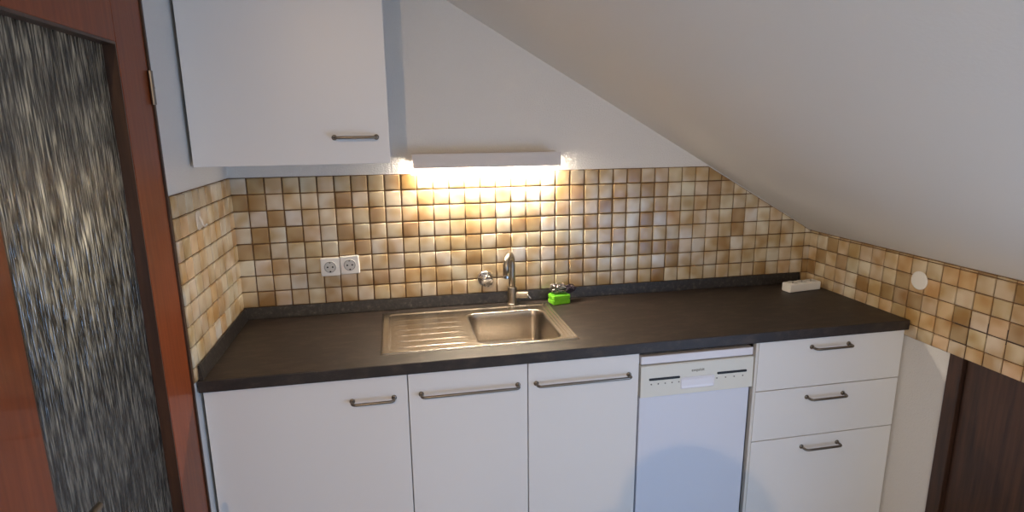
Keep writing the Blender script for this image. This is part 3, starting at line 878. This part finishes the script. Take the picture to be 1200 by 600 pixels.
# face: nose, ears, eyes, mouth as small forms on the head
fy = hy_ + .088
bm = bmesh.new()
def ball(bm, c, r, sub=2):
    g_ = bmesh.ops.create_icosphere(bm, subdivisions=sub, radius=1)
    for v in g_['verts']: v.co = Vector(c) + Vector((v.co.x * r[0], v.co.y * r[1], v.co.z * r[2]))
for nm, c_, r_, mm in (('nose', (hx, fy + .004, 1.725), (.014, .02, .024), m_skin), ('ear', (hx - .078, hy_ - .005, 1.735), (.009, .018, .03), m_skin),
                       ('ear', (hx + .078, hy_ - .005, 1.735), (.009, .018, .03), m_skin), ('eye', (hx - .031, fy - .01, 1.752), (.012, .008, .008), m_plastic),
                       ('eye', (hx + .031, fy - .01, 1.752), (.012, .008, .008), m_plastic), ('mouth', (hx, fy - .004, 1.683), (.024, .008, .007), mat('lips', srgb(170, 100, 90), .5))):
    bm = bmesh.new(); ball(bm, c_, r_); o = link(nm, bm, mm, per, smooth=True); o.matrix_parent_inverse = Matrix.Translation(-per.location)
bm = bmesh.new(); ball(bm, (hx, hy_ - .012, 1.772), (.084, .102, .092), 3)
for v in list(bm.verts):
    if v.co.y > hy_ + .05 and v.co.z < 1.80 or v.co.z < 1.70: bm.verts.remove(v)
o = link('hair', bm, m_hair, per, smooth=True); o.matrix_parent_inverse = Matrix.Translation(-per.location)
sv_ = [(hx, yb_, .96), (hx, yb_, 1.16), (hx, yb_, 1.34), (hx, yb_, 1.51)]; sr_ = [(.155, .115), (.14, .11), (.165, .12), (.14, .10)]; se_ = [(0, 1), (1, 2), (2, 3)]
for s_ in (-1, 1):
    n0 = len(sv_)
    c_ = Vector((hx + s_ * .235, yb_ + .06, 1.26)); wr = Vector((ph.x + s_ * .095, ph.y - .045, ph.z - .085))
    sv_ += [(hx + s_ * .13, yb_, 1.52), (hx + s_ * .205, yb_, 1.49), c_, c_ * .3 + wr * .7]; sr_ += [.078, .068, .055, .045]
    se_ += [(3, n0), (n0, n0 + 1), (n0 + 1, n0 + 2), (n0 + 2, n0 + 3)]
o = skinned('shirt', sv_, se_, sr_, m_shirt, per)
sv_ = [(hx, yb_, 1.0)]; sr_ = [(.15, .115)]; se_ = []
for s_ in (-1, 1):
    n0 = len(sv_); sv_ += [(hx + s_ * .10, yb_, .93), (hx + s_ * .115, yb_ + .01, .72), (hx + s_ * .12, yb_ + .015, .5), (hx + s_ * .125, yb_, .30), (hx + s_ * .13, yb_ - .01, .09)]
    sr_ += [.11, .09, .072, .064, .056]; se_ += [(0, n0)] + [(n0 + k, n0 + k + 1) for k in range(4)]
skinned('trousers', sv_, se_, sr_, m_jeans, per)
for s_ in (-1, 1):
    skinned('shoe', [(hx + s_ * .13, yb_ - .03, .055), (hx + s_ * .14, yb_ + .07, .048), (hx + s_ * .152, yb_ + .165, .035)], [(0, 1), (1, 2)], [(.048, .052), (.048, .045), (.042, .032)], m_shoe, per)
bm = bmesh.new(); prism(bm, rrect(ph.x - .078, ph.x + .078, ph.z - .037, ph.z + .037, .009, 4), 'y', ph.y - .004, ph.y + .004)
pn = link('mobile_phone', bm, m_black, bevel=.0012); reorigin(pn, ph)
tag(pn, 'black mobile phone held sideways in both hands behind the viewpoint', 'phone')


# ------------------------------------------------------------ camera
C = (9.61485789484131 * P, -37.34975922323394 * P, Z(2.769504304128271))
R = [[0.9801717346206781, -0.19789150348679964, -0.010115507817765906], [-0.0522223382796988, -0.20874217933976738, -0.976575409248604], [0.19114444285745255, 0.9577398683422332, -0.21493754104972826]]
cd = bpy.data.cameras.new('camera'); cam = bpy.data.objects.new('camera', cd); COL.objects.link(cam)
cd.sensor_width = 36; cd.lens = 685.19 / 1200 * 36; cd.clip_start = .005
M = Matrix(((R[0][0], -R[1][0], -R[2][0], C[0]), (R[0][1], -R[1][1], -R[2][1], C[1]), (R[0][2], -R[1][2], -R[2][2], C[2]), (0, 0, 0, 1)))
cam.matrix_world = M
SC.camera = cam
vs = SC.view_settings; vs.view_transform = 'Standard'; vs.look = 'None'; vs.gamma = 1; vs.exposure = 0; vs.use_curve_mapping = False
